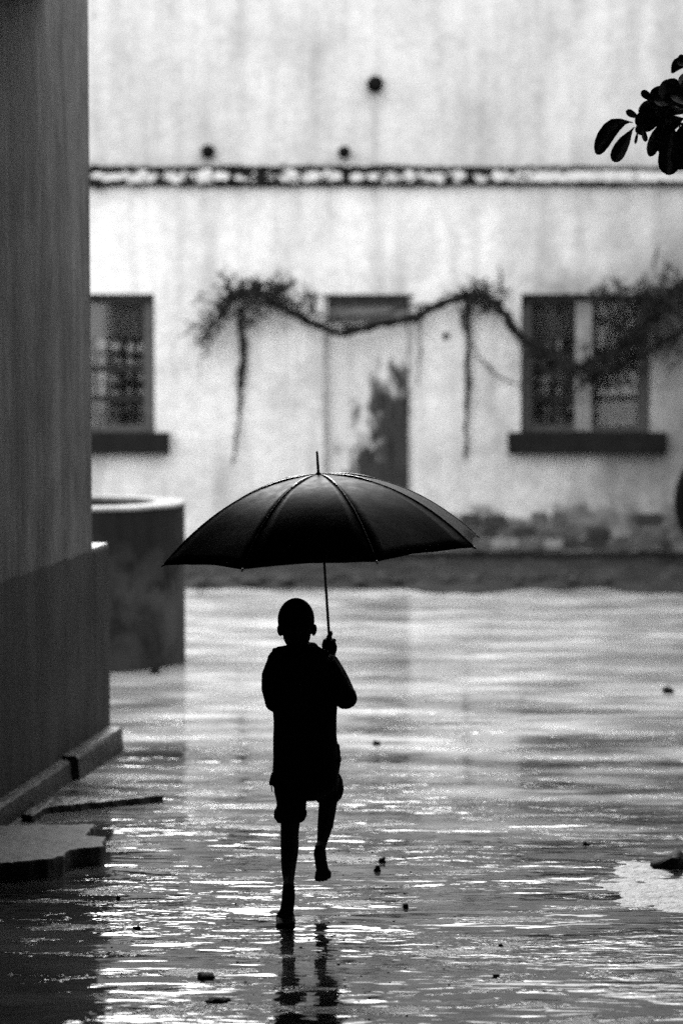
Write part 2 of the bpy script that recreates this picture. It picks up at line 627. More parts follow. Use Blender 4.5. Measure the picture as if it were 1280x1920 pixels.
def wall_holes(x0, x1, z0, z1, y0, y1, hs):
    xs = sorted({x0, x1} | {h[0] for h in hs} | {h[1] for h in hs})
    zs = sorted({z0, z1} | {h[2] for h in hs} | {h[3] for h in hs})
    m = MB()
    ix = lambda i, j: i * len(zs) + j
    vs = [(x, y0, z) for x in xs for z in zs]
    fs = []
    for i in range(len(xs) - 1):
        for j in range(len(zs) - 1):
            cx, cz = (xs[i] + xs[i + 1]) / 2, (zs[j] + zs[j + 1]) / 2
            if any(h[0] < cx < h[1] and h[2] < cz < h[3] for h in hs):
                continue
            fs.append((ix(i, j), ix(i + 1, j), ix(i + 1, j + 1), ix(i, j + 1)))
    m.add(vs, fs)
    for a, b, c, d in hs:
        m.add([(a, y0, c), (b, y0, c), (b, y0, d), (a, y0, d), (a, y1, c), (b, y1, c), (b, y1, d), (a, y1, d)],
              [(0, 4, 5, 1), (1, 5, 6, 2), (2, 6, 7, 3), (3, 7, 4, 0)])
    m.add([(x0, y0, z0), (x0, y1, z0), (x0, y1, z1), (x0, y0, z1)], [(0, 1, 2, 3)])
    m.add([(x1, y0, z0), (x1, y1, z0), (x1, y1, z1), (x1, y0, z1)], [(0, 3, 2, 1)])
    return m


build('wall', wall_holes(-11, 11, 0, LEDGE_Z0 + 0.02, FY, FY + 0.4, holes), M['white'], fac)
build('upper_wall', MB().box((-11, FY + 0.05, LEDGE_Z0 + 0.02), (11, FY + 0.45, 5.42)), M['upper'], fac,
      label='greyer stained plaster wall above the ledge')
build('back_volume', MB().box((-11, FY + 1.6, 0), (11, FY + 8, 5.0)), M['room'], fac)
build('flat_roof', MB().box((-11, FY + 0.06, 5.42), (11, FY + 8.2, 5.46)), M['ledge_dark'], fac)

build('light_block_wing', MB().box((4.4, 9.4, 0), (8.0, FY - .01, 5.4)), plain('light_block_grey', .22, .85, .3, 3), fac)  # unseen wall added to cut the sky light on the left wall

# ledge between the storeys
build('ledge', MB().box((-11, FY - 0.035, LEDGE_Z0), (11, FY + 0.05, LEDGE_Z1)), M['ledge_dark'], fac,
      label='dark broken ledge course between the storeys')
chunks = [(150, 172, .5), (174, 212, .6), (214, 296, .9), (318, 349, 1), (371, 399, 1), (402, 432, .8), (440, 470, .4), (524, 560, .95), (566, 604, .8),
          (612, 640, .8), (655, 680, .5), (688, 706, .5), (722, 776, 1), (786, 812, .7), (814, 832, 1), (843, 872, .8), (886, 924, .8)]
for k, (a, b, s) in enumerate(chunks):
    xa, xb = fx(a), fx(b)
    zc = (LEDGE_Z0 + LEDGE_Z1) / 2 - (1 - s) * 0.02
    hh = (LEDGE_Z1 - LEDGE_Z0) * 0.42 * s
    poly = []
    for q in range(22):
        an = 2 * math.pi * q / 22
        ca, sa = math.cos(an), math.sin(an)
        # a squarish flake with a gnawed outline
        e = 1 / max(abs(ca), abs(sa)) * .55 + .45
        j = 1 + .30 * mnoise.noise(Vector((ca * 1.7 + k * 3.3, sa * 1.7, k))) + .16 * mnoise.noise(Vector((ca * 5 + k, sa * 5, 2)))
        poly.append(((xa + xb) / 2 + ca * e * j * (xb - xa) / 2, zc + sa * min(e, 1.15) * j * hh))
    m0 = MB().prism(poly, 0, .03)
    m = MB().add([(v.x, FY - .036 - v.z, v.y) for v in m0.v], [f[::-1] for f in m0.f])
    build('ledge_plaster', m, M['ledge'], fac, bevel=.008)
n = 60
m = MB()
xa, xb = fx(922), 11.0
vs = []
for i in range(n + 1):
    x = xa + (xb - xa) * (i / n) ** 1.6
    j1 = 0.012 * mnoise.noise(Vector((x * 5, 0, 1)))
    j2 = 0.012 * mnoise.noise(Vector((x * 6, 3, 1)))
    z0, z1 = LEDGE_Z0 + 0.02 + j1, LEDGE_Z1 - 0.022 + j2
    vs += [(x, FY - 0.03, z0), (x, FY - 0.085, z0 + 0.01), (x, FY - 0.085, z1 - 0.012), (x, FY - 0.03, z1)]
fs = []
for i in range(n):
    for k in range(3):
        a = i * 4 + k
        fs.append((a, a + 4, a + 5, a + 1))
m.add(vs, fs)
build('ledge_plaster', m, M['ledge'], fac, label='long sound stretch of white ledge plaster')
# dark lumps along the top and the underside of the ledge
for zz, amp, name in ((LEDGE_Z1, 1.0, 'dark_lumps'), (LEDGE_Z0, 0.6, 'dark_lumps')):
    m = MB()
    for i in range(150):
        x = fx(150) + (fx(1300) - fx(150)) * i / 149 + random.uniform(-.02, .02)
        a = 0.5 + 0.5 * mnoise.noise(Vector((x * 1.4, zz, 0)))
        if amp == 1.0 and x > fx(900):
            a *= 0.75
        m.rock((x, FY - 0.02, zz + random.uniform(-.006, .006)), (0.045, 0.045, (0.012 + 0.055 * a * a * random.uniform(.4, 1)) * amp), 0.3, 6, 5, i)
    build(name, m, M['dark_lumps'], fac, True, kind='stuff')

rl = random.Random(4)
m = MB()
for k in range(130):
    px = rl.uniform(170, 1010) if k < 110 else rl.uniform(900, 1290)
    py = rl.choice((rl.gauss(321, 4), rl.gauss(341, 4), rl.uniform(318, 346)))
    c = at(px, py, FY)
    m.rock((c.x, FY - .07, c.z), (rl.uniform(.012, .06), .02, rl.uniform(.006, .022)), .5, 8, 6, k)
build('dark_lumps', m, M['dark_lumps'], fac, True, kind='stuff')
m = MB()
for k in range(60):
    px = rl.uniform(175, 930)
    c = at(px, rl.gauss(331, 5), FY)
    m.rock((c.x, FY - .045, c.z), (rl.uniform(.012, .045), .02, rl.uniform(.008, .03)), .5, 8, 6, k)
build('plaster_flecks', m, M['ledge'], fac, True, kind='stuff')

# spouts and sockets in the wall
for (px, py, r, d) in ((390, 283, 13, .12), (645, 284, 12, .12), (703, 157, 16, .14), (835, 628, 6, .03)):
    c = at(px, py, FY)
    rr = r / 203.0
    m = MB()
    y1 = FY + (0.05 if py < 330 else 0)
    m.tube([(c.x, y1 - d, c.z - .012), (c.x, y1 + .02, c.z)], [rr, rr], 16, caps=False)
    m.tube([(c.x, y1 + .01, c.z), (c.x, y1 - d, c.z - .012)], [rr * .8, rr * .8], 16)
    build('drain_spout', m, M['spout_black'], fac, True)

# base course and bare stones low on the wall
m = MB()
vs, fs = [], []
n = 90
for i in range(n + 1):
    x = -11 + 22 * i / n
    j = 0.03 * mnoise.noise(Vector((x * 2.3, 1, 0)))
    vs += [(x, FY - 0.07, 0), (x, FY - 0.06, 0.11 + j), (x, FY + 0.01, 0.13 + j)]
for i in range(n):
    for k in range(2):
        a = i * 3 + k
        fs.append((a, a + 3, a + 4, a + 1))
m.add(vs, fs)
build('base_course', m, M['basec'], fac)
rs = random.Random(5)
STONE = [plain('bare_stone_dark', 0.028, .85, .4, 6, .02), plain('bare_stone_mid', 0.085, .85, .4, 6, .02), plain('bare_stone_pale', 0.24, .85, .35, 6, .02)]
row_y = [(962, 985, 862, 1236), (988, 1008, 850, 1240), (1010, 1030, 840, 1250), (1032, 1046, 840, 1270)]
pale_spots = [(1030, 985), (1165, 1008), (910, 1010), (1040, 1022), (960, 1015)]
dark_spots = [(985, 975), (1110, 1010), (980, 1005), (1190, 975), (870, 975)]
for (ya, yb, x0, x1) in row_y:
    x = x0
    while x < x1:
        w = rs.uniform(22, 52)
        cx, cy = x + w / 2, (ya + yb) / 2 + rs.uniform(-3, 3)
        mi = 1
        if min(abs(cx - p[0]) / 34 + abs(cy - p[1]) / 11 for p in pale_spots) < 1:
            mi = 2
        elif min(abs(cx - p[0]) / 34 + abs(cy - p[1]) / 14 for p in dark_spots) < 1 or rs.random() < .3:
            mi = 0
        if not (ya < 970 and rs.random() < .3):
            c = at(cx, cy, FY)
            poly = []
            for q in range(14):
                an = 2 * math.pi * q / 14
                ca, sa = math.cos(an), math.sin(an)
                e = min(1.28, 1 / max(abs(ca), abs(sa)))
                j = 1 + .24 * mnoise.noise(Vector((ca * 1.4 + cx, sa * 1.4, cy)))
                poly.append((c.x + ca * e * j * w / 2 / 203 * .98, c.z + sa * e * j * (yb - ya) / 2 / 203 * .98))
            m0 = MB().prism(poly, 0, rs.uniform(.010, .026))
            mm = MB().add([(v.x, FY - .001 - v.z, v.y) for v in m0.v], [f[::-1] for f in m0.f])
            build('stone', mm, STONE[mi], fac, bevel=.006)
        x += w + 2


def window(x0, x1, mull, hidden_left=False):
    """frame, mullions, rails, panes, curtains and a projecting sill"""
    xa, xb = fx(x0), fx(x1)
    z0, z1 = WIN_B, WIN_T
    yf = FY + 0.14
    fw = 0.11
    w = MB()
    w.box((xa, yf, z0), (xa + fw, yf + .07, z1))
    w.box((xb - fw, yf, z0), (xb, yf + .07, z1))
    w.box((xa + fw, yf, z1 - .085), (xb - fw, yf + .07, z1))
    w.box((xa + fw, yf, z0), (xb - fw, yf + .07, z0 + .06))
    win = build('window', w, M['frame'], fac, bevel=.006)
    build('head_shade_strip', MB().box((xa, FY + .06, z1 - .055), (xb, FY + .137, z1)), M['rail'], win)  # dark strip painted where the window lintel shades the recess
    ms = []
    if mull:
        a, b = fx(mull[0]), fx(mull[1])
        build('mullion', MB().box((a, yf - .012, z0 + .01), (b, yf + .075, z1 - .06)), plain('pale_mullion_paint', .26, .6, .25, 10), win, bevel=.005)
        spans = [(xa + fw, a), (b, xb - fw)]
    else:
        spans = [(xa + fw, xb - fw)]
    zr = [fz(692), fz(748)]
    for (a, b) in spans:
        for z in zr:
            build('rail', MB().box((a, yf + .012, z - .022), (b, yf + .058, z + .022)), M['rail'], win)
        build('pane', MB().box((a, yf + .03, z0 + .06), (b, yf + .034, z1 - .085)), M['glass'], win)
        # lace in three tiers, a plain blind above
        for (ya, yb) in ((634, 688), (697, 743), (753, 802)):
            m = MB()
            nn = 36
            vs, fs = [], []
            for i in range(nn + 1):
                x = a - .02 + (b - a + .04) * i / nn
                yy = yf + .062 + .012 * math.sin(i * 1.3) + .006 * math.sin(i * 3.1)
                sc = .02 * abs(math.sin(i * math.pi / 6))
                vs += [(x, yy, fz(yb) - .0 + sc), (x, yy, fz(ya))]
            for i in range(nn):
                fs.append((2 * i, 2 * i + 2, 2 * i + 3, 2 * i + 1))
            m.add(vs, fs)
            build('lace_curtain', m, M['lace_grey' if ya > 750 else 'lace'], win)
        m = MB()
        vs, fs = [], []
        for i in range(31):
            x = a - .02 + (b - a + .04) * i / 30
            yy = yf + .10 + .02 * math.sin(i * 1.1)
            vs += [(x, yy, fz(636)), (x, yy, z1 - .05)]
        for i in range(30):
            fs.append((2 * i, 2 * i + 2, 2 * i + 3, 2 * i + 1))
        m.add(vs, fs)
        build('curtain', m, M['curtain'], win)
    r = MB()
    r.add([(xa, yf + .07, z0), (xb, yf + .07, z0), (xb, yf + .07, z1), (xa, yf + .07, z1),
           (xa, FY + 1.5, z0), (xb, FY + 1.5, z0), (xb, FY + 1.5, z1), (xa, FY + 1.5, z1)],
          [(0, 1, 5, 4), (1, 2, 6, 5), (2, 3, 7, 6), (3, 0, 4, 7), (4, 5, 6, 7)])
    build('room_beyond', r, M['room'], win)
    sx = 24 / 203.0
    build('sill', MB().box((xa - sx, FY - .13, fz(850)), (xb + sx * 1.15, FY + .135, z0 + .004)), M['sill'], win, bevel=.012)


window(118, 290, None)
window(976, 1221, (1081, 1112))

# blocked door with peeling paint
xa, xb = fx(606), fx(775)
zt = fz(552)
d = build('door', MB().box((xa + .04, FY + .09, .10), (xb - .04, FY + .14, fz(603))), M['door'], fac, bevel=.004,
          label='door with white paint peeled off its lower right side')
for a, b in ((xa, xa + .04), (xb - .04, xb)):
    build('jamb', MB().box((a, FY + .05, .10), (b, FY + .15, zt)), plain('pale_jamb', .42, .8, .3, 8), d)
build('transom_bar', MB().box((xa + .04, FY + .05, fz(603)), (xb - .04, FY + .15, fz(596))), M['frame'], d)
build('transom_panel', MB().box((xa + .04, FY + .10, fz(596)), (xb - .04, FY + .14, zt - .08)), plain('grey_transom', .13, .7, .4, 8), d)
build('lintel_shade_strip', MB().box((xa + .04, FY + .04, zt - .08), (xb - .04, FY + .14, zt)), M['rail'], d)  # dark strip standing for the shade under the door lintel
for k in range(1, 4):
    x = xa + .04 + (xb - xa - .08) * k / 4
    build('batten', MB().box((x - .012, FY + .078, .12), (x + .012, FY + .0899, fz(606))), M['door'], d)
build('threshold', MB().box((xa, FY - .02, .06), (xb, FY + .15, .10)), M['basec'], d)

# earth and rubble apron along the wall foot
m = MB()
n = 320
vs, fs = [], []
for i in range(n + 1):
    x = -11 + 22 * i / n
    f = 20.35 + .45 * mnoise.noise(Vector((x * .8, 0, 4))) + .25 * mnoise.noise(Vector((x * 3, 0, 4))) + (-.35 if x > .3 else 0) * min(1, max(0, (x - .3) / .8))
    h = .05 + .02 * mnoise.noise(Vector((x * 1.7, 3, 4)))
    f += .1 * mnoise.noise(Vector((x * 7, 2, 4)))
    vs += [(x, f - .25, -.012), (x, f + .35, h * .7), (x, f + 1.0, h + .02), (x, FY + .05, .065)]
for i in range(n):
    for k in range(3):
        a = i * 4 + k
        fs.append((a, a + 4, a + 5, a + 1))
m.add(vs, fs)
apron = tag(build('earth_apron', m, M['apron'], None, True), kind='structure')
m = MB()
rr_ = random.Random(17)
for k in range(170):
    x, y = rr_.uniform(-3.4, 3.6), 20.3 + 1.9 * rr_.random() ** 1.3
    r = rr_.uniform(.015, .06)
    m.rock((x, y, .05), (r * 1.3, r, r * .7), .4, 7, 5, k)
build('rubble', m, STONE[0], apron, True, kind='stuff')

# ================================================================== left building
ANG = math.atan(710 / 4533.0)
LA = Vector((math.sin(ANG), math.cos(ANG), 0))
LN = Vector((math.cos(ANG), -math.sin(ANG), 0))
LP = Vector((-1.247, 12.1, 0))


def W(s, n, z):
    return LP + LA * s + LN * n + Vector((0, 0, z))


def wbox(m, s0, s1, n0, n1, z0, z1):
    vs = [W(s0, n0, z0), W(s0, n1, z0), W(s1, n1, z0), W(s1, n0, z0), W(s0, n0, z1), W(s0, n1, z1), W(s1, n1, z1), W(s1, n0, z1)]
    return m.add(vs, [(0, 3, 2, 1), (4, 5, 6, 7), (0, 1, 5, 4), (1, 2, 6, 5), (2, 3, 7, 6), (3, 0, 4, 7)])


left = thing('veranda_building', W(-2, -.2, 0), 'near dark building at left with streaked wall and darker painted dado', 'building')
DADO = 1.05
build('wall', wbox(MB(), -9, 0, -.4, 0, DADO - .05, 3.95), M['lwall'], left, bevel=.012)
# dado with a hand painted, slightly ragged upper edge
m = MB()
vs, fs = [], []
n = 160
for i in range(n + 1):
    s = -9 + 9.0 * i / n
    z = DADO + .012 * mnoise.noise(Vector((s * 6, 0, 0))) + .004 * mnoise.noise(Vector((s * 30, 0, 0)))
    vs += [W(s, .006, 0), W(s, .006, z), W(s, -.02, z + .001)]
for i in range(n):
    for k in range(2):
        a = i * 3 + k
        fs.append((a, a + 3, a + 4, a + 1))
m.add(vs, fs)
build('dado', m, M['dado'], left)
build('low_wall', wbox(MB(), .0005, .31, -.4, .006, 0, DADO), M['dado'], left, bevel=.012)
build('wall_top_sheen', wbox(MB(), .0025, .30, -.38, -.002, DADO + .0005, DADO + .012), M['wet_top_sheen'], left)  # thin pale sheet: sky gleam on the wet wall top put into colour
# plinth, two lengths with a broken joint
def ragged(s0, s1, n1, z, seed):
    m = MB()
    vs, fs = [], []
    k = max(6, int((s1 - s0) / .06))
    for i in range(k + 1):
        s = s0 + (s1 - s0) * i / k
        a = .006 * mnoise.noise(Vector((s * 9, seed, 0)))
        b = .006 * mnoise.noise(Vector((s * 11, seed, 5)))
        vs += [W(s, n1 + .008 + a, 0), W(s, n1 + a, z - .012 + b), W(s, n1 - .01 + a, z + b), W(s, 0, z + .004 + b), W(s, 0, 0)]
    for i in range(k):
        for j in range(4):
            q = i * 5 + j
            fs.append((q, q + 5, q + 6, q + 1))
    fs += [(0, 1, 2, 3, 4), tuple(k * 5 + j for j in (4, 3, 2, 1, 0))]
    return m.add(vs, fs)


build('plinth', ragged(-9, -.66, .055, .10, 1), M['plinth'], left)
build('plinth', ragged(-.62, .24, .085, .115, 2), M['plinth'], left, label='farther length of plinth with wet pale top')
# veranda roof, widened out of view to keep more sky off the wall
build('veranda_roof', wbox(MB(), -17, -.78, -3, 3.2, 3.715, 3.86), M['roof'], left)
# unseen roof and walls added to darken the child and the near wall
build('light_block_roof', MB().box((-5, -7, 3.9), (5.5, 9.35, 4.05)), M['roof'], left)
build('light_block_front', MB().box((-5, 9.05, 4.06), (5.5, 9.35, 5.6)), M['roof'], left)
build('light_block_rear', MB().box((-5, -7, 0), (5.5, -6.7, 3.89)), M['roof'], left)
build('light_block_side', MB().box((1.75, -6.69, 0), (2.05, 9.35, 3.89)), M['roof'], left)

# round cistern beyond the low wall
TC = Vector((-1.66, 15.78, 0))
TR, TH = 0.635, 1.045
cis = thing('water_cistern', TC, 'round dark rendered cistern with wet rim paled for sky sheen beyond low wall', 'cistern')
def ring_wall(r0, r1, z0, z1, seg=72, jit=.004):
    m = MB()
    vs, fs = [], []
    for k in range(seg):
        q = 2 * math.pi * k / seg
        c, s = math.cos(q), math.sin(q)
        j = jit * mnoise.noise(Vector((c * 3, s * 3, 0)))
        for (r, z) in ((r1 + j, z0), (r1 + j, z1 - .01), (r1 - .01 + j, z1), (r0, z1), (r0, z0)):
            vs.append(TC + Vector((r * c, r * s, z)))
    for k in range(seg):
        a, b = k * 5, ((k + 1) % seg) * 5
        for j in range(4):
            fs.append((a + j, b + j, b + j + 1, a + j + 1))
    return m.add(vs, fs)


build('wall', ring_wall(TR - .19, TR, 0, TH - .025), M['tank'], cis, True)
build('rim', ring_wall(TR - .187, TR + .003, TH - .024, TH), M['wet_top_sheen'], cis)
m = MB().prism([(TC.x + (TR - .188) * math.cos(2 * math.pi * k / 40), TC.y + (TR - .188) * math.sin(2 * math.pi * k / 40)) for k in range(40)], .3, TH - .12)
build('water', m, plain('dark_cistern_water', .01, .05, .2, 3), cis)

# ================================================================== slabs by the wall
def poly_slab(name, pts, z, th, mat, seed, label, cat):
    P = [gp(x, y, z) for x, y in pts]
    fine = []
    for i in range(len(P)):
        a, b = P[i], P[(i + 1) % len(P)]
        k = max(2, int((b - a).length / .035))
        for j in range(k):
            p = a.lerp(b, j / k)
            d = Vector((mnoise.noise(p * 14 + Vector((seed, 0, 0))), mnoise.noise(p * 14 + Vector((0, seed, 9))), 0)) * .010 + Vector((mnoise.noise(p * 45), mnoise.noise(p * 45 + Vector((3, 3, 3))), 0)) * .012
            fine.append(p + d)
    vox = max(.005, min(.008, z / 5))
    fm = fuse(MB().prism(fine, -.04, z), vox, 1, .5)
    for v in fm.v:
        v += Vector((mnoise.noise(v * 22), mnoise.noise(v * 22 + Vector((9, 0, 0))), 0)) * .006
        v.z += (mnoise.noise(v * 7 + Vector((0, 0, seed))) * .004 + mnoise.noise(v * 25) * .003) * min(1, z / .04)
    o = build(name, fm, mat, None, True)
    c = sum(P, Vector()) / len(P)
    c.z = 0
    recentre(o, c)
    tag(o, label, cat)
    return o


poly_slab('broken_slab', [(-120, 1546), (60, 1547), (176, 1543), (164, 1566), (200, 1569), (190, 1588), (132, 1592), (118, 1602), (92, 1611), (-120, 1624)],
          .075, .07, M['slab'], 2.0, 'broken concrete slab lying by the left wall', 'slab')
poly_slab('cement_lip', [(98, 1492), (200, 1496), (310, 1491), (240, 1498), (90, 1512), (62, 1530), (40, 1526)],
          .03, .03, M['plinth'], 5.0, 'thin pointed cement lip running out from the plinth', 'cement')
def low_bank(name, px, py, rx, ry, h, seed, mat, label, cat):
    c = gp(px, py)
    m = MB()
    nx, ny = 60, 40
    vs, fs = [], []
    for i in range(nx + 1):
        for j in range(ny + 1):
            u, v = 2 * i / nx - 1, 2 * j / ny - 1
            p = Vector((c.x + u * rx, c.y + v * ry, 0))
            r = math.sqrt(u * u + v * v)
            k = mnoise.noise(p * 5 + Vector((seed, 0, 0))) * .9 + mnoise.noise(Vector((p.x * 9, p.y * 22, seed))) * .9 + mnoise.noise(p * 40) * .3
            vs.append((p.x, p.y, h * (1 - 1.5 * r * r + k) if r < 1 else -.01))
    for i in range(nx):
        for j in range(ny):
            a = i * (ny + 1) + j
            fs.append((a, a + ny + 1, a + ny + 2, a + 1))
    o = build(name, m.add(vs, fs), mat, None, True)
    recentre(o, (c.x, c.y, 0))
    return tag(o, label, cat)


low_bank('sky_gleam_patch', 1262, 1672, .30, .42, .006, 3.0, M['pale'], 'wet patch, sky gleam painted white, at the right picture edge', 'cement')
low_bank('sky_gleam_patch', 1205, 1632, .13, .20, .004, 6.0, M['pale'], 'small sliver of painted sky gleam left of the dark stone at right', 'cement')

# ================================================================== stones and litter
def stone(px, py, w, h, label, name='stone', seed=0, mat='pebble', group=None):
    p = gp(px, py + h / 2)
    s = FPX / p.y
    o = build(name, MB().rock((p.x, p.y, h / 2 / s * .35), (w / 2 / s, w / 2 / s * .8, h / 2 / s), .5, 10, 7, seed), M[mat], None, True)
    recentre(o, (p.x, p.y, 0))
    tag(o, label, 'stone', group)
    return o


stone(1262, 1606, 70, 40, 'big dark stone by the white gleam patch at right', seed=4)
stone(1255, 1290, 20, 20, 'blurred dark stone far out on the wet ground at right', seed=5)
stone(706, 1391, 18, 12, 'small dark stone in the water right of the jacket hem', seed=6)
stone(716, 1610, 13, 14, 'upper of two close dark stones right of the raised foot', seed=7)
stone(707, 1625, 11, 16, 'lower of two close dark stones right of the raised foot', seed=8)
stone(761, 1696, 13, 11, 'lone round pebble on smooth wet ground, lower middle right', seed=9)
stone(938, 1770, 9, 7, 'upper of two pebbles on bright streaks at lower right', seed=10)
stone(930, 1827, 13, 8, 'lower of two pebbles on bright streaks at lower right', seed=11)
stone(290, 1254, 22, 16, 'dark stone lying at the foot of the cistern', seed=12)
stone(1098, 1580, 14, 8, 'flat dark stone on streaky water left of the gleam patch', seed=13)
stone(258, 1737, 13, 8, 'dark pebble at the edge of the left wall reflection', seed=14)
stone(222, 1681, 8, 9, 'tiny dark pebble just right of the broken slab', seed=15)
stone(385, 1826, 34, 13, 'flat dark clod in the puddle at bottom left', 'clod', 16)
stone(410, 1872, 44, 9, 'long thin dark clod near the bottom picture edge', 'clod', 17)
stone(215, 1407, 18, 9, 'dark stone at the far end of the plinth', seed=18)
m = MB()
rg = random.Random(3)
for k in range(130):
    y = 1560 + 370 * rg.random() ** .7
    x = rg.gauss(560, 330) if rg.random() < .4 else rg.gauss(600, 90) + 10
    if y < 1690 and rg.random() < .5:
        x, y = rg.gauss(690, 60), rg.gauss(1610, 22)
    p = gp(x, y)
    r = rg.uniform(.0015, .005)
    m.rock((p.x, p.y, r * .1), (r * 1.2, r * 1.2, r * .6), .3, 6, 4, k)
tag(build('grit', m, M['pebble'], None, True), 'fine dark grit scattered over the wet ground', 'grit', kind='stuff')

# ================================================================== vine on the facade
vine = thing('climbing_vine', (fx(450), FY - .1, .0), 'leggy climbing vine trained along white wall over door and right window', 'vine')
VY = FY - .14


def vpts(L, y=VY, wob=.01, sub=4):
    P = [at(a, b, y) for a, b in L]
    out = []
    for i in range(len(P) - 1):
        p0, p1, p2, p3 = P[max(i - 1, 0)], P[i], P[i + 1], P[min(i + 2, len(P) - 1)]
        for j in range(sub):
            t = j / sub
            q = .5 * ((2 * p1) + (-p0 + p2) * t + (2 * p0 - 5 * p1 + 4 * p2 - p3) * t * t + (-p0 + 3 * p1 - 3 * p2 + p3) * t ** 3)
            out.append(q + Vector((random.uniform(-wob, wob), random.uniform(-wob, wob) * 2, random.uniform(-wob, wob))))
    out.append(P[-1])
    return out


def stem(L, r0, r1, mat='bark', y=VY, name='stem', wob=.016):
    p = vpts(L, y, wob)
    k = len(p)
    build(name, MB().tube(p, [(r0 + (r1 - r0) * i / (k - 1)) * random.uniform(.62, 1.3) for i in range(k)], 7), M[mat], vine, True)


stem([(425, 556), (470, 545), (510, 566), (545, 585), (580, 603), (620, 622), (660, 620), (700, 608), (745, 603), (790, 592), (830, 568), (878, 552)], .032, .04)
stem([(420, 560), (480, 552), (520, 575), (560, 592), (600, 612), (640, 627), (690, 618), (740, 606)], .024, .02)
stem([(610, 600), (660, 596), (720, 588), (780, 572), (830, 570)], .012, .016, 'twig')
stem([(860, 556), (905, 552), (935, 575), (958, 610), (985, 645), (1015, 665), (1060, 680), (1100, 690)], .05, .035)
stem([(900, 556), (945, 590), (975, 632), (1000, 650), (1040, 668), (1080, 700), (1110, 712)], .03, .02)
stem([(1090, 692), (1130, 670), (1180, 640), (1220, 600), (1250, 560), (1290, 525)], .04, .05)
stem([(1100, 700), (1150, 690), (1200, 670), (1245, 640), (1290, 610)], .03, .03)
stem([(452, 575), (452, 620), (455, 670), (451, 722)], .032, .036, 'twig', VY + .09, 'dark_drop')  # dark upright drops below the vine
stem([(450, 722), (447, 780), (440, 830), (438, 870)], .02, .008, 'twig', VY + .1, 'dark_drop')
stem([(877, 560), (876, 640), (877, 720), (873, 780), (872, 860)], .036, .016, 'twig', VY + .08, 'dark_drop')
stem([(858, 575), (880, 640), (915, 690), (950, 712), (980, 722)], .01, .008, 'twig', VY + .08, 'dark_drop')
stem([(785, 575), (787, 610), (786, 660), (784, 720)], .014, .006, 'twig', VY + .09, 'dark_drop')
stem([(435, 560), (410, 590), (390, 625), (375, 650)], .03, .012)
stem([(420, 590), (400, 640), (380, 670), (372, 690)], .012, .006, 'twig')
stem([(432, 560), (400, 570), (375, 560), (358, 572)], .012, .006, 'twig')
for k in range(5):
    o = random.uniform(-9, 9)
    stem([(430 + 8 * k, 552 + o), (520, 570 + o * .8), (590, 606 + o), (650, 618 - o), (730, 602 + o), (800, 584 - o), (870, 556 + o)], .007, .009, 'twig')
    stem([(890, 552 + o), (945, 588 + o), (985, 640 - o), (1050, 676 + o), (1110, 690 - o), (1180, 650 + o), (1240, 590 - o)], .009, .008, 'twig')
tw = MB()
lf = MB()
rv = random.Random(8)


def tuft(px, py, sx, sy, nt, nl, up=.5):
    for k in range(nt):
        a = at(rv.gauss(px, sx), rv.gauss(py, sy), VY + rv.uniform(-.15, .06))
        d = Vector((rv.gauss(0, 1), rv.gauss(0, .4), rv.gauss(up * .6, .8))).normalized() * rv.uniform(.08, .24)
        b = a + d * .5 + Vector((rv.uniform(-.03, .03), 0, rv.uniform(-.03, .03)))
        tw.tube([a, b, a + d + Vector((0, 0, -.03))], [.014, .010, .005], 5)
        e = b + Vector((rv.gauss(0, .06), rv.gauss(0, .03), rv.gauss(.02, .06)))
        tw.tube([b, e], [.007, .003], 5)
    for k in range(int(nl * .55)):
        c = at(rv.gauss(px, sx * 1.15), rv.gauss(py, sy * 1.15), VY + rv.uniform(-.2, .08))
        e1 = Vector((rv.gauss(0, 1), rv.gauss(0, 1), rv.gauss(0, 1))).normalized()
        e2 = e1.orthogonal().normalized()
        L, w = rv.uniform(.03, .075), rv.uniform(.016, .032)
        lf.add([c - e1 * L * .5, c + e2 * w, c + e1 * L * .5, c - e2 * w], [(0, 1, 2, 3)])


tuft(462, 545, 22, 12, 26, 120)
tuft(430, 568, 14, 16, 16, 40)
tuft(510, 552, 30, 16, 26, 60)
tuft(565, 580, 22, 14, 14, 30)
tuft(390, 620, 10, 26, 12, 26, -.5)
tuft(480, 590, 40, 18, 16, 20)
tuft(885, 550, 14, 9, 12, 90)
tuft(925, 562, 14, 14, 10, 40)
tuft(1010, 665, 22, 14, 14, 40)
tuft(1075, 690, 30, 16, 18, 60)
tuft(1130, 680, 26, 26, 26, 110)
tuft(1180, 640, 24, 34, 34, 160)
tuft(1215, 590, 22, 34, 34, 170)
tuft(1255, 560, 20, 26, 30, 170)
tuft(1275, 610, 14, 34, 18, 80)
tuft(1160, 555, 36, 8, 14, 80)
build('twigs', tw, M['twig'], vine, kind='stuff')
build('leaves', lf, M['vleaf'], vine, kind='stuff')

# ================================================================== tyre at the right edge
tc = at(1383, 950, 21.7)
wheel = thing('cart_wheel', (tc.x, tc.y, 0.05), 'large dark wheel standing by the wall, cut by right picture edge', 'wheel')


def torus(c, R0, r, seg=48, s2=12, sq=1.0):
    m = MB()
    vs, fs = [], []
    for i in range(seg):
        q = 2 * math.pi * i / seg
        for j in range(s2):
            p = 2 * math.pi * j / s2
            rr = R0 + r * math.cos(p)
            vs.append((c[0] + rr * math.cos(q), c[1] + r * sq * math.sin(p), c[2] + rr * math.sin(q)))
    for i in range(seg):
        for j in range(s2):
            a, b = i * s2, ((i + 1) % seg) * s2
            j2 = (j + 1) % s2
            fs.append((a + j, a + j2, b + j2, b + j))
    return m.add(vs, fs)


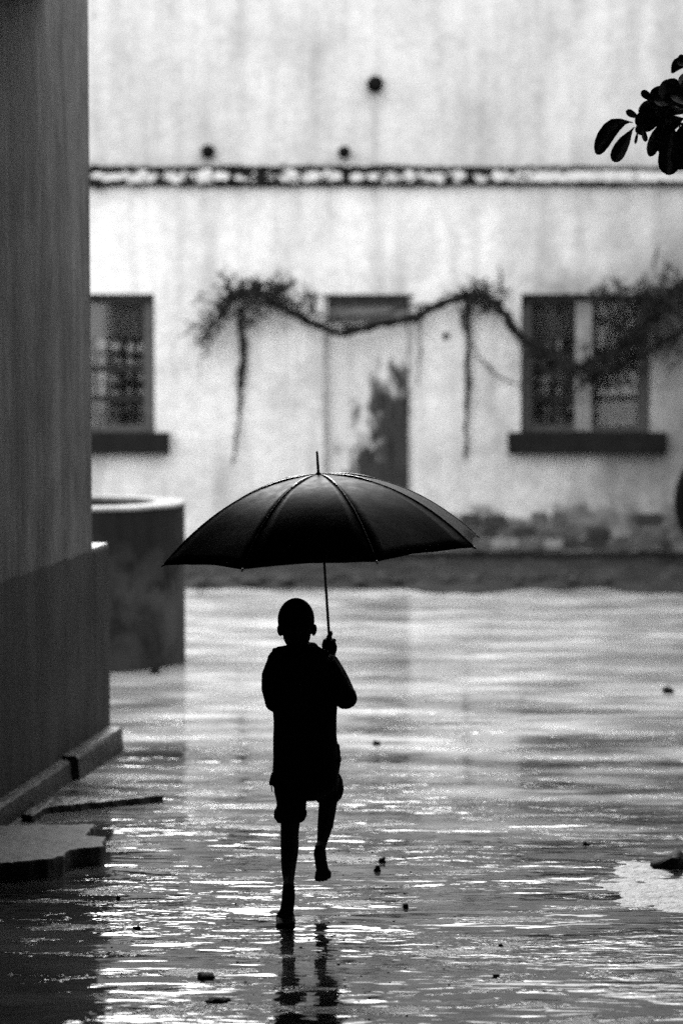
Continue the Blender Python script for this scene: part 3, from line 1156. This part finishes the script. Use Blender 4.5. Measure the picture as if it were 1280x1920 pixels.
WR = .58
wc = (tc.x, tc.y, WR + .06)
build('tyre', torus(wc, WR - .06, .06, sq=1.4), M['tyre'], wheel, True)
build('rim', torus(wc, WR - .15, .03, sq=2.0), M['metal'], wheel, True)
build('hub', MB().tube([(wc[0], wc[1] - .1, wc[2]), (wc[0], wc[1] + .1, wc[2])], [.07, .07], 16), M['metal'], wheel, True)
for k in range(8):
    q = 2 * math.pi * k / 8
    e = Vector((math.cos(q), 0, math.sin(q)))
    build('spoke', MB().tube([Vector(wc) + e * .06, Vector(wc) + e * (WR - .16)], [.02, .016], 7), M['metal'], wheel, True)

# ================================================================== tree reaching in from the right
TY = 9.5
tree = thing('broad_leaved_tree', (3.1, 10.6, 0), 'tree with large dark leaves reaching in at the upper right edge', 'tree')
tr = [(3.1, 10.6, -.05), (3.06, 10.5, .8), (3.12, 10.3, 1.7), (3.0, 10.0, 2.5), (2.85, 9.9, 3.2), (2.9, 9.95, 4.1)]
build('trunk', MB().tube(tr, [.15, .12, .11, .095, .08, .05], 12), M['trunk'], tree, True)
b_end = at(1195, 232, TY)
limb = [Vector((3.0, 10.0, 2.5)), Vector((2.5, 9.85, 2.8)), Vector((2.0, 9.65, 2.98)), at(1300, 205, TY), at(1245, 215, TY), b_end]
build('branch', MB().tube(limb, [.06, .04, .026, .012, .009, .005], 8), M['trunk'], tree, True)
limb2 = [Vector((2.0, 9.65, 2.98)), at(1340, 150, TY), at(1300, 118, TY)]
build('branch', MB().tube(limb2, [.02, .012, .006], 8), M['trunk'], tree, True)
limb3 = [Vector((2.85, 9.9, 3.2)), Vector((2.4, 9.6, 3.6)), Vector((2.0, 9.5, 3.9))]
build('branch', MB().tube(limb3, [.05, .03, .012], 8), M['trunk'], tree, True)


def leaf_mesh(base, tip, width, nrm, droop=.0, curl=.15):
    base, tip = Vector(base), Vector(tip)
    ax = tip - base
    L = ax.length
    a = ax / L
    side = a.cross(Vector(nrm)).normalized()
    n = side.cross(a).normalized()
    prof = [(0, .06), (.12, .16), (.28, .46), (.46, .80), (.64, .98), (.80, 1.0), (.90, .84), (.965, .55), (1.0, .16)]
    vs, fs = [], []
    for t, w in prof:
        bend = math.sin(t * math.pi) * droop * L
        c = base + a * (L * t) + Vector((0, 0, 1)) * bend
        ww = width / 2 * w
        lift = n * (ww * curl * 2)
        vs += [c - side * ww + lift, c - side * ww * .5 + lift * .3, c, c + side * ww * .5 + lift * .3, c + side * ww + lift]
    for i in range(len(prof) - 1):
        for k in range(4):
            q = i * 5 + k
            fs.append((q, q + 1, q + 6, q + 5))
    return MB().add(vs, fs)


rt = random.Random(21)
LV = [((1186, 230), (1116, 288), 33, .26), ((1188, 238), (1149, 303), 27, .06), ((1226, 191), (1201, 171), 15, 0), ((1200, 222), (1172, 209), 14, 0),
      ((1204, 236), (1208, 266), 12, 0), ((1196, 240), (1190, 270), 6, 0), ((1240, 226), (1216, 293), 24, .06), ((1262, 232), (1252, 328), 42, .08),
      ((1250, 212), (1228, 163), 34, 0), ((1268, 208), (1242, 152), 46, .05), ((1285, 190), (1262, 158), 40, 0), ((1262, 218), (1196, 205), 30, .12), ((1240, 222), (1190, 226), 26, .1),
      ((1294, 126), (1257, 131), 26, .2), ((1292, 118), (1268, 112), 22, 0), ((1290, 130), (1274, 158), 16, 0), ((1288, 240), (1272, 318), 40, .05),
      ((1285, 222), (1232, 248), 34, .1), ((1276, 205), (1225, 188), 30, .1), ((1300, 205), (1290, 262), 40, 0), ((1215, 222), (1196, 252), 22, .1),
      ((1228, 214), (1190, 232), 22, .08), ((1238, 208), (1210, 196), 18, .05), ((1290, 215), (1236, 176), 40, .05), ((1246, 224), (1206, 246), 24, .12), ((1250, 232), (1236, 286), 26, .05), ((1270, 196), (1230, 218), 30, .1), ((1292, 200), (1256, 172), 36, .05), ((1255, 220), (1222, 232), 28, .05), ((1274, 236), (1262, 300), 30, .05), ((1300, 250), (1282, 306), 34, .05), ((1222, 226), (1204, 214), 16, .1), ((1248, 214), (1212, 236), 20, .1), ((1280, 232), (1246, 240), 36, .05)]
for (b, e, w, dr) in LV:
    s = FPX / TY
    Yb = TY + rt.uniform(-.05, .05)
    B = at(b[0], b[1], Yb)
    E = at(e[0], e[1], Yb + rt.uniform(-.07, .07))
    build('leaf', leaf_mesh(B, E, w / s, (rt.uniform(-.3, .3), -1, rt.uniform(-.1, .5)), dr), M['leaf'], tree, True)
fm = MB()
for k in range(420):
    q = rt.random()
    c0 = limb[1].lerp(limb[2], rt.random()) if q < .25 else (Vector((2.0, 9.5, 3.9)).lerp(Vector((2.85, 9.9, 3.4)), rt.random()) if q < .55 else Vector((2.9, 9.95, 4.1)))
    c = c0 + Vector((rt.gauss(0, .35), rt.gauss(0, .4), rt.gauss(.15, .3)))
    if c.x < 1.75 or (c.x < 1.6 + .02 * c.y):
        continue
    d = Vector((rt.gauss(0, 1), rt.gauss(0, 1), rt.gauss(-.5, .6))).normalized() * rt.uniform(.12, .2)
    lm = leaf_mesh(c, c + d, rt.uniform(.05, .09), (rt.gauss(0, 1), rt.gauss(0, 1), 1), .08)
    fm.add(lm.v, lm.f)
build('crown', fm, M['leaf'], tree, True, kind='stuff')

# ================================================================== the boy
BY = 8.80
boy = thing('person', (at(560, 1700, BY).x, BY, 0), 'barefoot child in dark jacket and rolled shorts running away under umbrella', 'person')


def J(x, y, dy=0.0):
    return at(x, y, BY + dy)


PX = FPX / BY          # pixels per metre at the child
HC = J(555, 1162, .02)
body = MB()
# skull, face, jaw
body.ball(HC, (33.5 / PX, .083, 40 / PX), 20, 14)
body.ball(HC + Vector((.002, .03, -.055)), (.052, .058, .062), 16, 10)
body.ball(HC + Vector((.002, -.015, -.035)), (.056, .062, .055), 16, 10)
body.ball(HC + Vector((.003, .088, -.038)), (.012, .016, .016), 10, 8)            # nose
body.ball(HC + Vector((.003, .070, -.020)), (.038, .016, .012), 10, 8)            # brow
body.ball(HC + Vector((.003, .080, -.066)), (.020, .010, .006), 10, 6)            # lips
body.ball(HC + Vector((.003, .080, -.077)), (.018, .010, .006), 10, 6)
body.ball(HC + Vector((.003, .066, -.100)), (.022, .016, .014), 10, 8)            # chin
for (ex, ey, sg) in ((524.5, 1182, -1), (589, 1181, 1)):
    e = J(ex, ey, .015)
    body.ball(e, (.0085, .018, .0215), 10, 8, Matrix.Rotation(sg * .35, 3, 'Z') @ Matrix.Rotation(sg * .15, 3, 'Y'))
    body.ball(e + Vector((-sg * .008, .004, .002)), (.010, .012, .014), 10, 8)
    body.ball(e + Vector((-sg * .003, .006, -.016)), (.006, .008, .008), 8, 6)
# neck and trunk
body.tube([J(557, 1180, .005), J(561, 1205, -.005), J(563, 1232, -.01)], [.039, .036, .042], 14)
body.loft([(J(572, 1440, -.01), .085, .06), (J(571, 1400, 0), .085, .06), (J(570, 1340, 0), .075, .058), (J(567, 1280, 0), .088, .065), (J(565, 1240, -.005), .085, .055), (J(563, 1222, -.01), .05, .045)])
# arms
body.tube([J(524, 1240, 0), J(508, 1282, -.02), J(513, 1316, 0), J(535, 1303, .12), J(552, 1292, .19)], [.032, .028, .024, .02, .016], 10)
RW = J(618, 1228, .14)
body.tube([J(608, 1242, 0), J(632, 1285, 0), J(648, 1312, .03), J(634, 1270, .09), RW], [.032, .028, .025, .021, .0155], 10)
# left leg (pushing off) and right leg (knee forward, foot in the air)
body.tube([J(548, 1420, 0), J(546, 1490, .03), J(544, 1545, .04)], [.06, .05, .036], 12)
body.tube([J(544, 1545, .04), J(543, 1565, .015), J(543, 1592, -.04), J(541, 1625, -.10), J(541, 1655, -.165), J(541, 1668, -.185)], [.036, .034, .034, .0275, .0195, .02], 12)
body.tube([J(541, 1650, -.158), J(541, 1664, -.188), J(541, 1677, -.198), J(540, 1692, -.178), J(538, 1706, -.155)], [.019, .0225, .0245, .0245, .026], 14)                               # heel
body.tube([J(541, 1668, -.19), J(539, 1695, -.165), J(536, 1715, -.14)], [.022, .0235, .026], 12)
body.ball(J(535, 1717, -.145), (.034, .024, .024), 14, 8)                                # ball of the foot
body.ball(J(535, 1729, -.140), (.030, .022, .020), 14, 8)
toe_g = gp(537, 1741)
for k, (tx, ln) in enumerate(((521, .0), (527.5, .008), (534, .012), (540, .014), (547.5, .016))):
    a = J(tx, 1722, -.14)
    t = Vector((gp(tx + 1, 1741).x, toe_g.y + .012 + ln, .010))
    body.tube([a, a.lerp(t, .6) + Vector((0, 0, .006)), t], [.0095, .0085, .0085] if k < 4 else [.012, .0115, .0105], 8)
    body.ball(t, .0085 if k < 4 else .0105, 8, 6)
body.tube([J(590, 1420, 0), J(606, 1455, .12), J(617, 1490, .22)], [.06, .05, .037], 12)
body.tube([J(617, 1490, .22), J(614, 1512, .20), J(610, 1545, .165), J(605, 1572, .125), J(602, 1588, .105)], [.036, .035, .031, .022, .0185], 12)
body.tube([J(603, 1580, .115), J(600, 1591, .095), J(599, 1601, .088), J(601, 1614, .105), J(603, 1626, .125)], [.019, .0215, .023, .0225, .0235], 14)
body.tube([J(600, 1593, .095), J(602, 1615, .115), J(605, 1634, .14)], [.021, .022, .024], 12)
body.ball(J(605.5, 1636, .14), (.030, .020, .020), 14, 8)
for k, (tx, ty) in enumerate(((594, 1652), (599, 1654), (605, 1653.5), (611, 1652), (617, 1648))):
    a = J(596 + (tx - 594) * .9, 1636, .14)
    t = J(tx, ty - 4, .165)
    body.tube([a, a.lerp(t, .6), t], [.0115, .0105, .0095] if k == 0 else [.0095, .0085, .008], 8)
    body.ball(t, .0095 if k == 0 else .008, 8, 6)
# umbrella axis in space: through the fist
UY = 8.97
U_TOP = at(597, 890, UY)
U_BOT = at(621.5, 1262, UY)
UAX = (U_TOP - U_BOT).normalized()


def ushaft(y):
    t = (y - 1262) / (890 - 1262)
    return U_BOT.lerp(U_TOP, t)


# right hand closed round the handle
grip = ushaft(1212)
hx = UAX.cross(Vector((0, 1, 0))).normalized() * -1
hx = Vector((hx.x, hx.y, hx.z))
if hx.x < 0:
    hx = -hx
hy = UAX.cross(hx)
if hy.y < 0:
    hy = -hy
palm = grip + hx * .004 - hy * .026
body.ball(palm + UAX * -.002, (.024, .013, .030), 14, 9)
body.tube([RW, palm - UAX * .028, palm - UAX * .01], [.0155, .017, .018], 10)
for k in range(4):
    c = grip + UAX * (.022 - .0145 * k)
    rr = .0185
    pts = []
    for q in (-150, -95, -30, 30, 95, 150, 200):
        a = R(q)
        pts.append(c + hx * (rr * math.cos(a - R(90)) * -1) + hy * (rr * math.sin(a - R(90)) * 1.0))
    fr = .0078 if k < 3 else .0068
    body.tube(pts, [fr] * 4 + [fr * .95, fr * .9, fr * .8], 8)
    body.ball(c + hx * .012 - hy * .020, (.0085, .0085, .0075), 8, 6)
th = [palm - hx * .018 - UAX * .012, grip - hx * .022 - hy * .006 + UAX * .006, grip - hx * .017 + hy * .012 + UAX * .022, grip - hx * .004 + hy * .020 + UAX * .028]
body.tube(th, [.011, .0095, .0085, .007], 8)
# left hand, half closed in front of the chest
LW = J(552, 1292, .19)
body.ball(LW + Vector((.012, .03, .008)), (.014, .028, .022), 12, 8)
for k in range(4):
    a = LW + Vector((.012, .05, .022 - .013 * k))
    body.tube([a, a + Vector((.006, .026, .001)), a + Vector((.022, .034, 0)), a + Vector((.03, .02, 0))], [.0075, .007, .0065, .0055], 8)
body.tube([LW + Vector((.008, .015, .02)), LW + Vector((.026, .03, .032)), LW + Vector((.034, .045, .026))], [.009, .008, .0065], 8)
bm = fuse(body, .0028, 7, .5)
build('body', bm, M['skin'], boy, True)
for sx in (-.024, .030):
    build('eye', MB().ball(HC + Vector((sx, .073, -.030)), .010, 12, 8), plain('eye_white', .5, .2, .05), boy, True)
# cropped hair: a close shell over the skull, leaving the face free
hm = MB()
src = MB().ball(HC, (33.5 / PX + .0025, .0855, 40 / PX + .0025), 40, 28)
keep = [f for f in src.f if all((src.v[i] - HC).z > -.030 + max(0, (src.v[i] - HC).y) * .55 for i in f)]
hm.add(src.v, keep)
ho = build('hair', hm, M['hair'], boy, True)

# jacket
jk = MB()
def row(y, l, r, dep, dy=0.0):
    return (J((l + r) / 2, y, dy), (r - l) / 2 / PX, dep)


jk.loft([row(1474, 509, 634, .082, -.01), row(1455, 509, 635, .084, -.01), row(1428, 511, 636, .084), row(1398, 511, 633, .082), row(1368, 512, 631, .08),
         row(1335, 511, 632, .082), row(1300, 508, 634, .085), row(1262, 511, 628, .083), row(1240, 513, 622, .07), row(1226, 520, 614, .058, -.005), row(1216, 532, 600, .05, -.01), row(1206, 539, 592, .044, -.01)], 32)
jk.tube([J(521, 1243, 0), J(507, 1268, -.01), J(507, 1292, -.02), J(513, 1318, -.005), J(532, 1308, .10), J(547, 1296, .165)], [.042, .034, .034, .033, .030, .026], 14)
jk.tube([J(610, 1246, 0), J(626, 1268, 0), J(639, 1292, 0), J(648, 1310, .03), J(638, 1278, .08), J(623, 1243, .125)], [.042, .038, .038, .044, .036, .027], 14)
jk.ball(J(618, 1242, .03), (.034, .05, .030), 14, 10)
jk.ball(J(628, 1262, .02), (.030, .05, .040), 14, 10)
jk.ball(J(517, 1238, -.01), (.032, .045, .036), 14, 10)
jk.ball(J(527, 1226, -.03), (.028, .04, .024), 14, 10)
# elbow fold and hood lying on the shoulders
jk.ball(J(655, 1303, .02), (.026, .04, .030), 12, 8)
jk.tube([J(518, 1221, -.045), J(540, 1219, -.062), J(568, 1224, -.07), J(596, 1222, -.06), J(614, 1228, -.04)], [.016, .020, .024, .020, .015], 12)
jk.ball(J(567, 1240, -.068), (.062, .024, .045), 16, 10)
jk.tube([J(516, 1222, -.03), J(514, 1219, -.02), J(522, 1221, .0)], [.011, .010, .012], 8)
# creases
for (a, b, c, r) in (((634, 1395), (636, 1425), (633, 1450), .008), ((520, 1345), (545, 1352), (590, 1342), .007), ((515, 1440), (560, 1448), (620, 1436), .006)):
    jk.tube([J(a[0], a[1], -.06 if r < .008 else 0), J(b[0], b[1], -.075 if r < .008 else 0), J(c[0], c[1], -.06 if r < .008 else 0)], [r * .6, r, r * .6], 8)
jk.ball(J(636, 1424, 0), (.009, .03, .014), 8, 6)
jk.ball(J(632, 1452, 0), (.006, .03, .02), 8, 6)
jk.tube([J(513, 1450, -.03), J(508, 1468, -.035), J(506.5, 1474, -.035)], [.010, .008, .004], 8)
jm = fuse(jk, .004, 3, .5)
for v in jm.v:
    dd = mnoise.noise(v * 16) * .0035 + mnoise.noise(v * 40) * .0012
    v.x += dd * .5
    v.y += dd
build('jacket', jm, M['jacket'], boy, True)
build('hem_thread', MB().tube([J(509.5, 1470, -.03), J(509, 1478, -.032), J(510.5, 1485, -.03)], [.002, .002, .0012], 6), M['jacket'], boy)

# shorts with rolled cuffs
sh = MB()
sh.loft([row(1498, 540, 604, .05, .03), row(1482, 518, 626, .075, .01), row(1465, 515, 632, .08, .0), row(1430, 517, 628, .078)], 28)
sh.tube([J(546, 1450, 0), J(545, 1490, .015), J(546, 1520, .03), J(546, 1536, .035)], [.062, .060, .052, .050], 16)
sh.tube([J(592, 1445, .02), J(604, 1465, .09), J(612, 1478, .15), J(615, 1488, .19)], [.062, .060, .056, .052], 16)
so = fuse(sh, .004, 3, .5)
for v in so.v:
    dd = mnoise.noise(v * 22) * .004
    v.x += dd
    v.y += dd
build('shorts', so, M['shorts'], boy, True)


def cuff(path, rads):
    m = MB().tube(path, rads, 22)
    k = fuse(m, .0035, 2, .5)
    for v in k.v:
        dd = mnoise.noise(v * 30) * .006
        v += Vector((dd, dd, dd * .8))
    build('rolled_cuff', k, M['shorts'], boy, True)


cuff([J(546, 1512, .03), J(545, 1520, .033), J(545, 1532, .035), J(546, 1540, .036)], [.053, .060, .059, .050])
cuff([J(612, 1468, .12), J(614, 1474, .14), J(615, 1483, .17), J(614, 1489, .185)], [.054, .062, .059, .050])

# ================================================================== umbrella
umb = thing('umbrella', U_BOT, 'large black wet umbrella held upright by the running child', 'umbrella')
UR, UD = .614, .283
# frame of the umbrella: axis UAX, leaning left
ux = (Vector((1, 0, 0)) - UAX * UAX.x).normalized()
uy = UAX.cross(ux)
build('shaft', MB().tube([ushaft(1205), U_TOP], [.0052, .0048], 12), M['steel'], umb, True)
hd = [ushaft(1190), ushaft(1193), ushaft(1225), ushaft(1262), ushaft(1262) - UAX * .02 + hy * .012, ushaft(1262) - UAX * .028 + hy * .035, ushaft(1262) - UAX * .012 + hy * .05]
build('handle', MB().tube(hd, [.007, .0105, .0105, .0105, .0105, .010, .009], 12), M['black'], umb, True)
build('catch', MB().rock(ushaft(1188) + ux * .008, (.006, .005, .010), .15, 8, 6, 2), M['black'], umb, True)
build('ferrule', MB().tube([U_TOP - UAX * .004, U_TOP + UAX * .006, U_TOP + UAX * .010, U_TOP + UAX * .085, U_TOP + UAX * .088], [.014, .010, .0052, .0042, .002], 12), M['steel'], umb, True)
PHI0 = 27.0


def urib(k, t):
    q = R(PHI0 + 45 * k)
    r = UR * t
    drop = UD * (0.90 * t ** 2.0 + .10 * t ** 4)
    # image angles count from +x towards the viewer
    return U_TOP + ux * (r * math.cos(q)) - uy * (r * math.sin(q)) - UAX * drop


NT_, NW = 16, 8
for k in range(8):
    vs, fs = [], []
    for i in range(NT_ + 1):
        t = i / NT_
        a, b = urib(k, t), urib(k + 1, t)
        mid_axis = U_TOP - UAX * (UD * t * t)
        for j in range(NW + 1):
            w = j / NW
            bow = 4 * w * (1 - w)
            p = a.lerp(b, w)
            out = (p - U_TOP)
            out -= UAX * out.dot(UAX)
            if out.length > 1e-6:
                out.normalize()
            # cloth pulls flat between the ribs; the hem is cut in a shallow arc
            tt = bow * (t ** 3) * .009
            p = p - out * (tt * 1.4) + UAX * (tt * .75) + UAX * (bow * .006 * t * mnoise.noise(Vector((k * 3.1, i * .35, j * .5))))
            vs.append(p)
    for i in range(NT_):
        for j in range(NW):
            q = i * (NW + 1) + j
            fs.append((q, q + 1, q + NW + 2, q + NW + 1))
    m = MB().add(vs, fs)
    # keep the outward normal upwards
    o = build('canopy_panel', m, M['canopy'], umb, True)
    sd = o.modifiers.new('thick', 'SOLIDIFY')
    sd.thickness = .0012
for k in range(8):
    pts = [urib(k, i / 12) - UAX * .005 for i in range(13)]
    rb = build('rib', MB().tube(pts, [.0022] * 13, 6), M['steel'], umb, True)
    tip = urib(k, 1.0)
    dd = (urib(k, 1.0) - urib(k, .95)).normalized()
    build('rib_tip', MB().tube([tip - dd * .006, tip + dd * .010], [.0035, .0025], 8), M['steel'], rb, True)
    seam = [urib(k, i / 20) + UAX * .0012 for i in range(1, 21)]
    build('seam', MB().tube(seam, [.0017] * 20, 6), M['seam'], umb, True)
    wet = [urib(k, .07 + .30 * i / 10) + UAX * .0016 for i in range(11)]
    build('wet_fold', MB().tube(wet, [.001, .003, .0042, .005, .005, .0055, .005, .0045, .0035, .0025, .001], 8), M['wetfold'], umb, True)
    run = U_TOP - UAX * .30
    build('stretcher', MB().tube([run, urib(k, .5) - UAX * .006], [.002, .002], 6), M['steel'], umb, True)
build('runner', MB().tube([U_TOP - UAX * .285, U_TOP - UAX * .315], [.009, .009], 10), M['black'], umb, True)
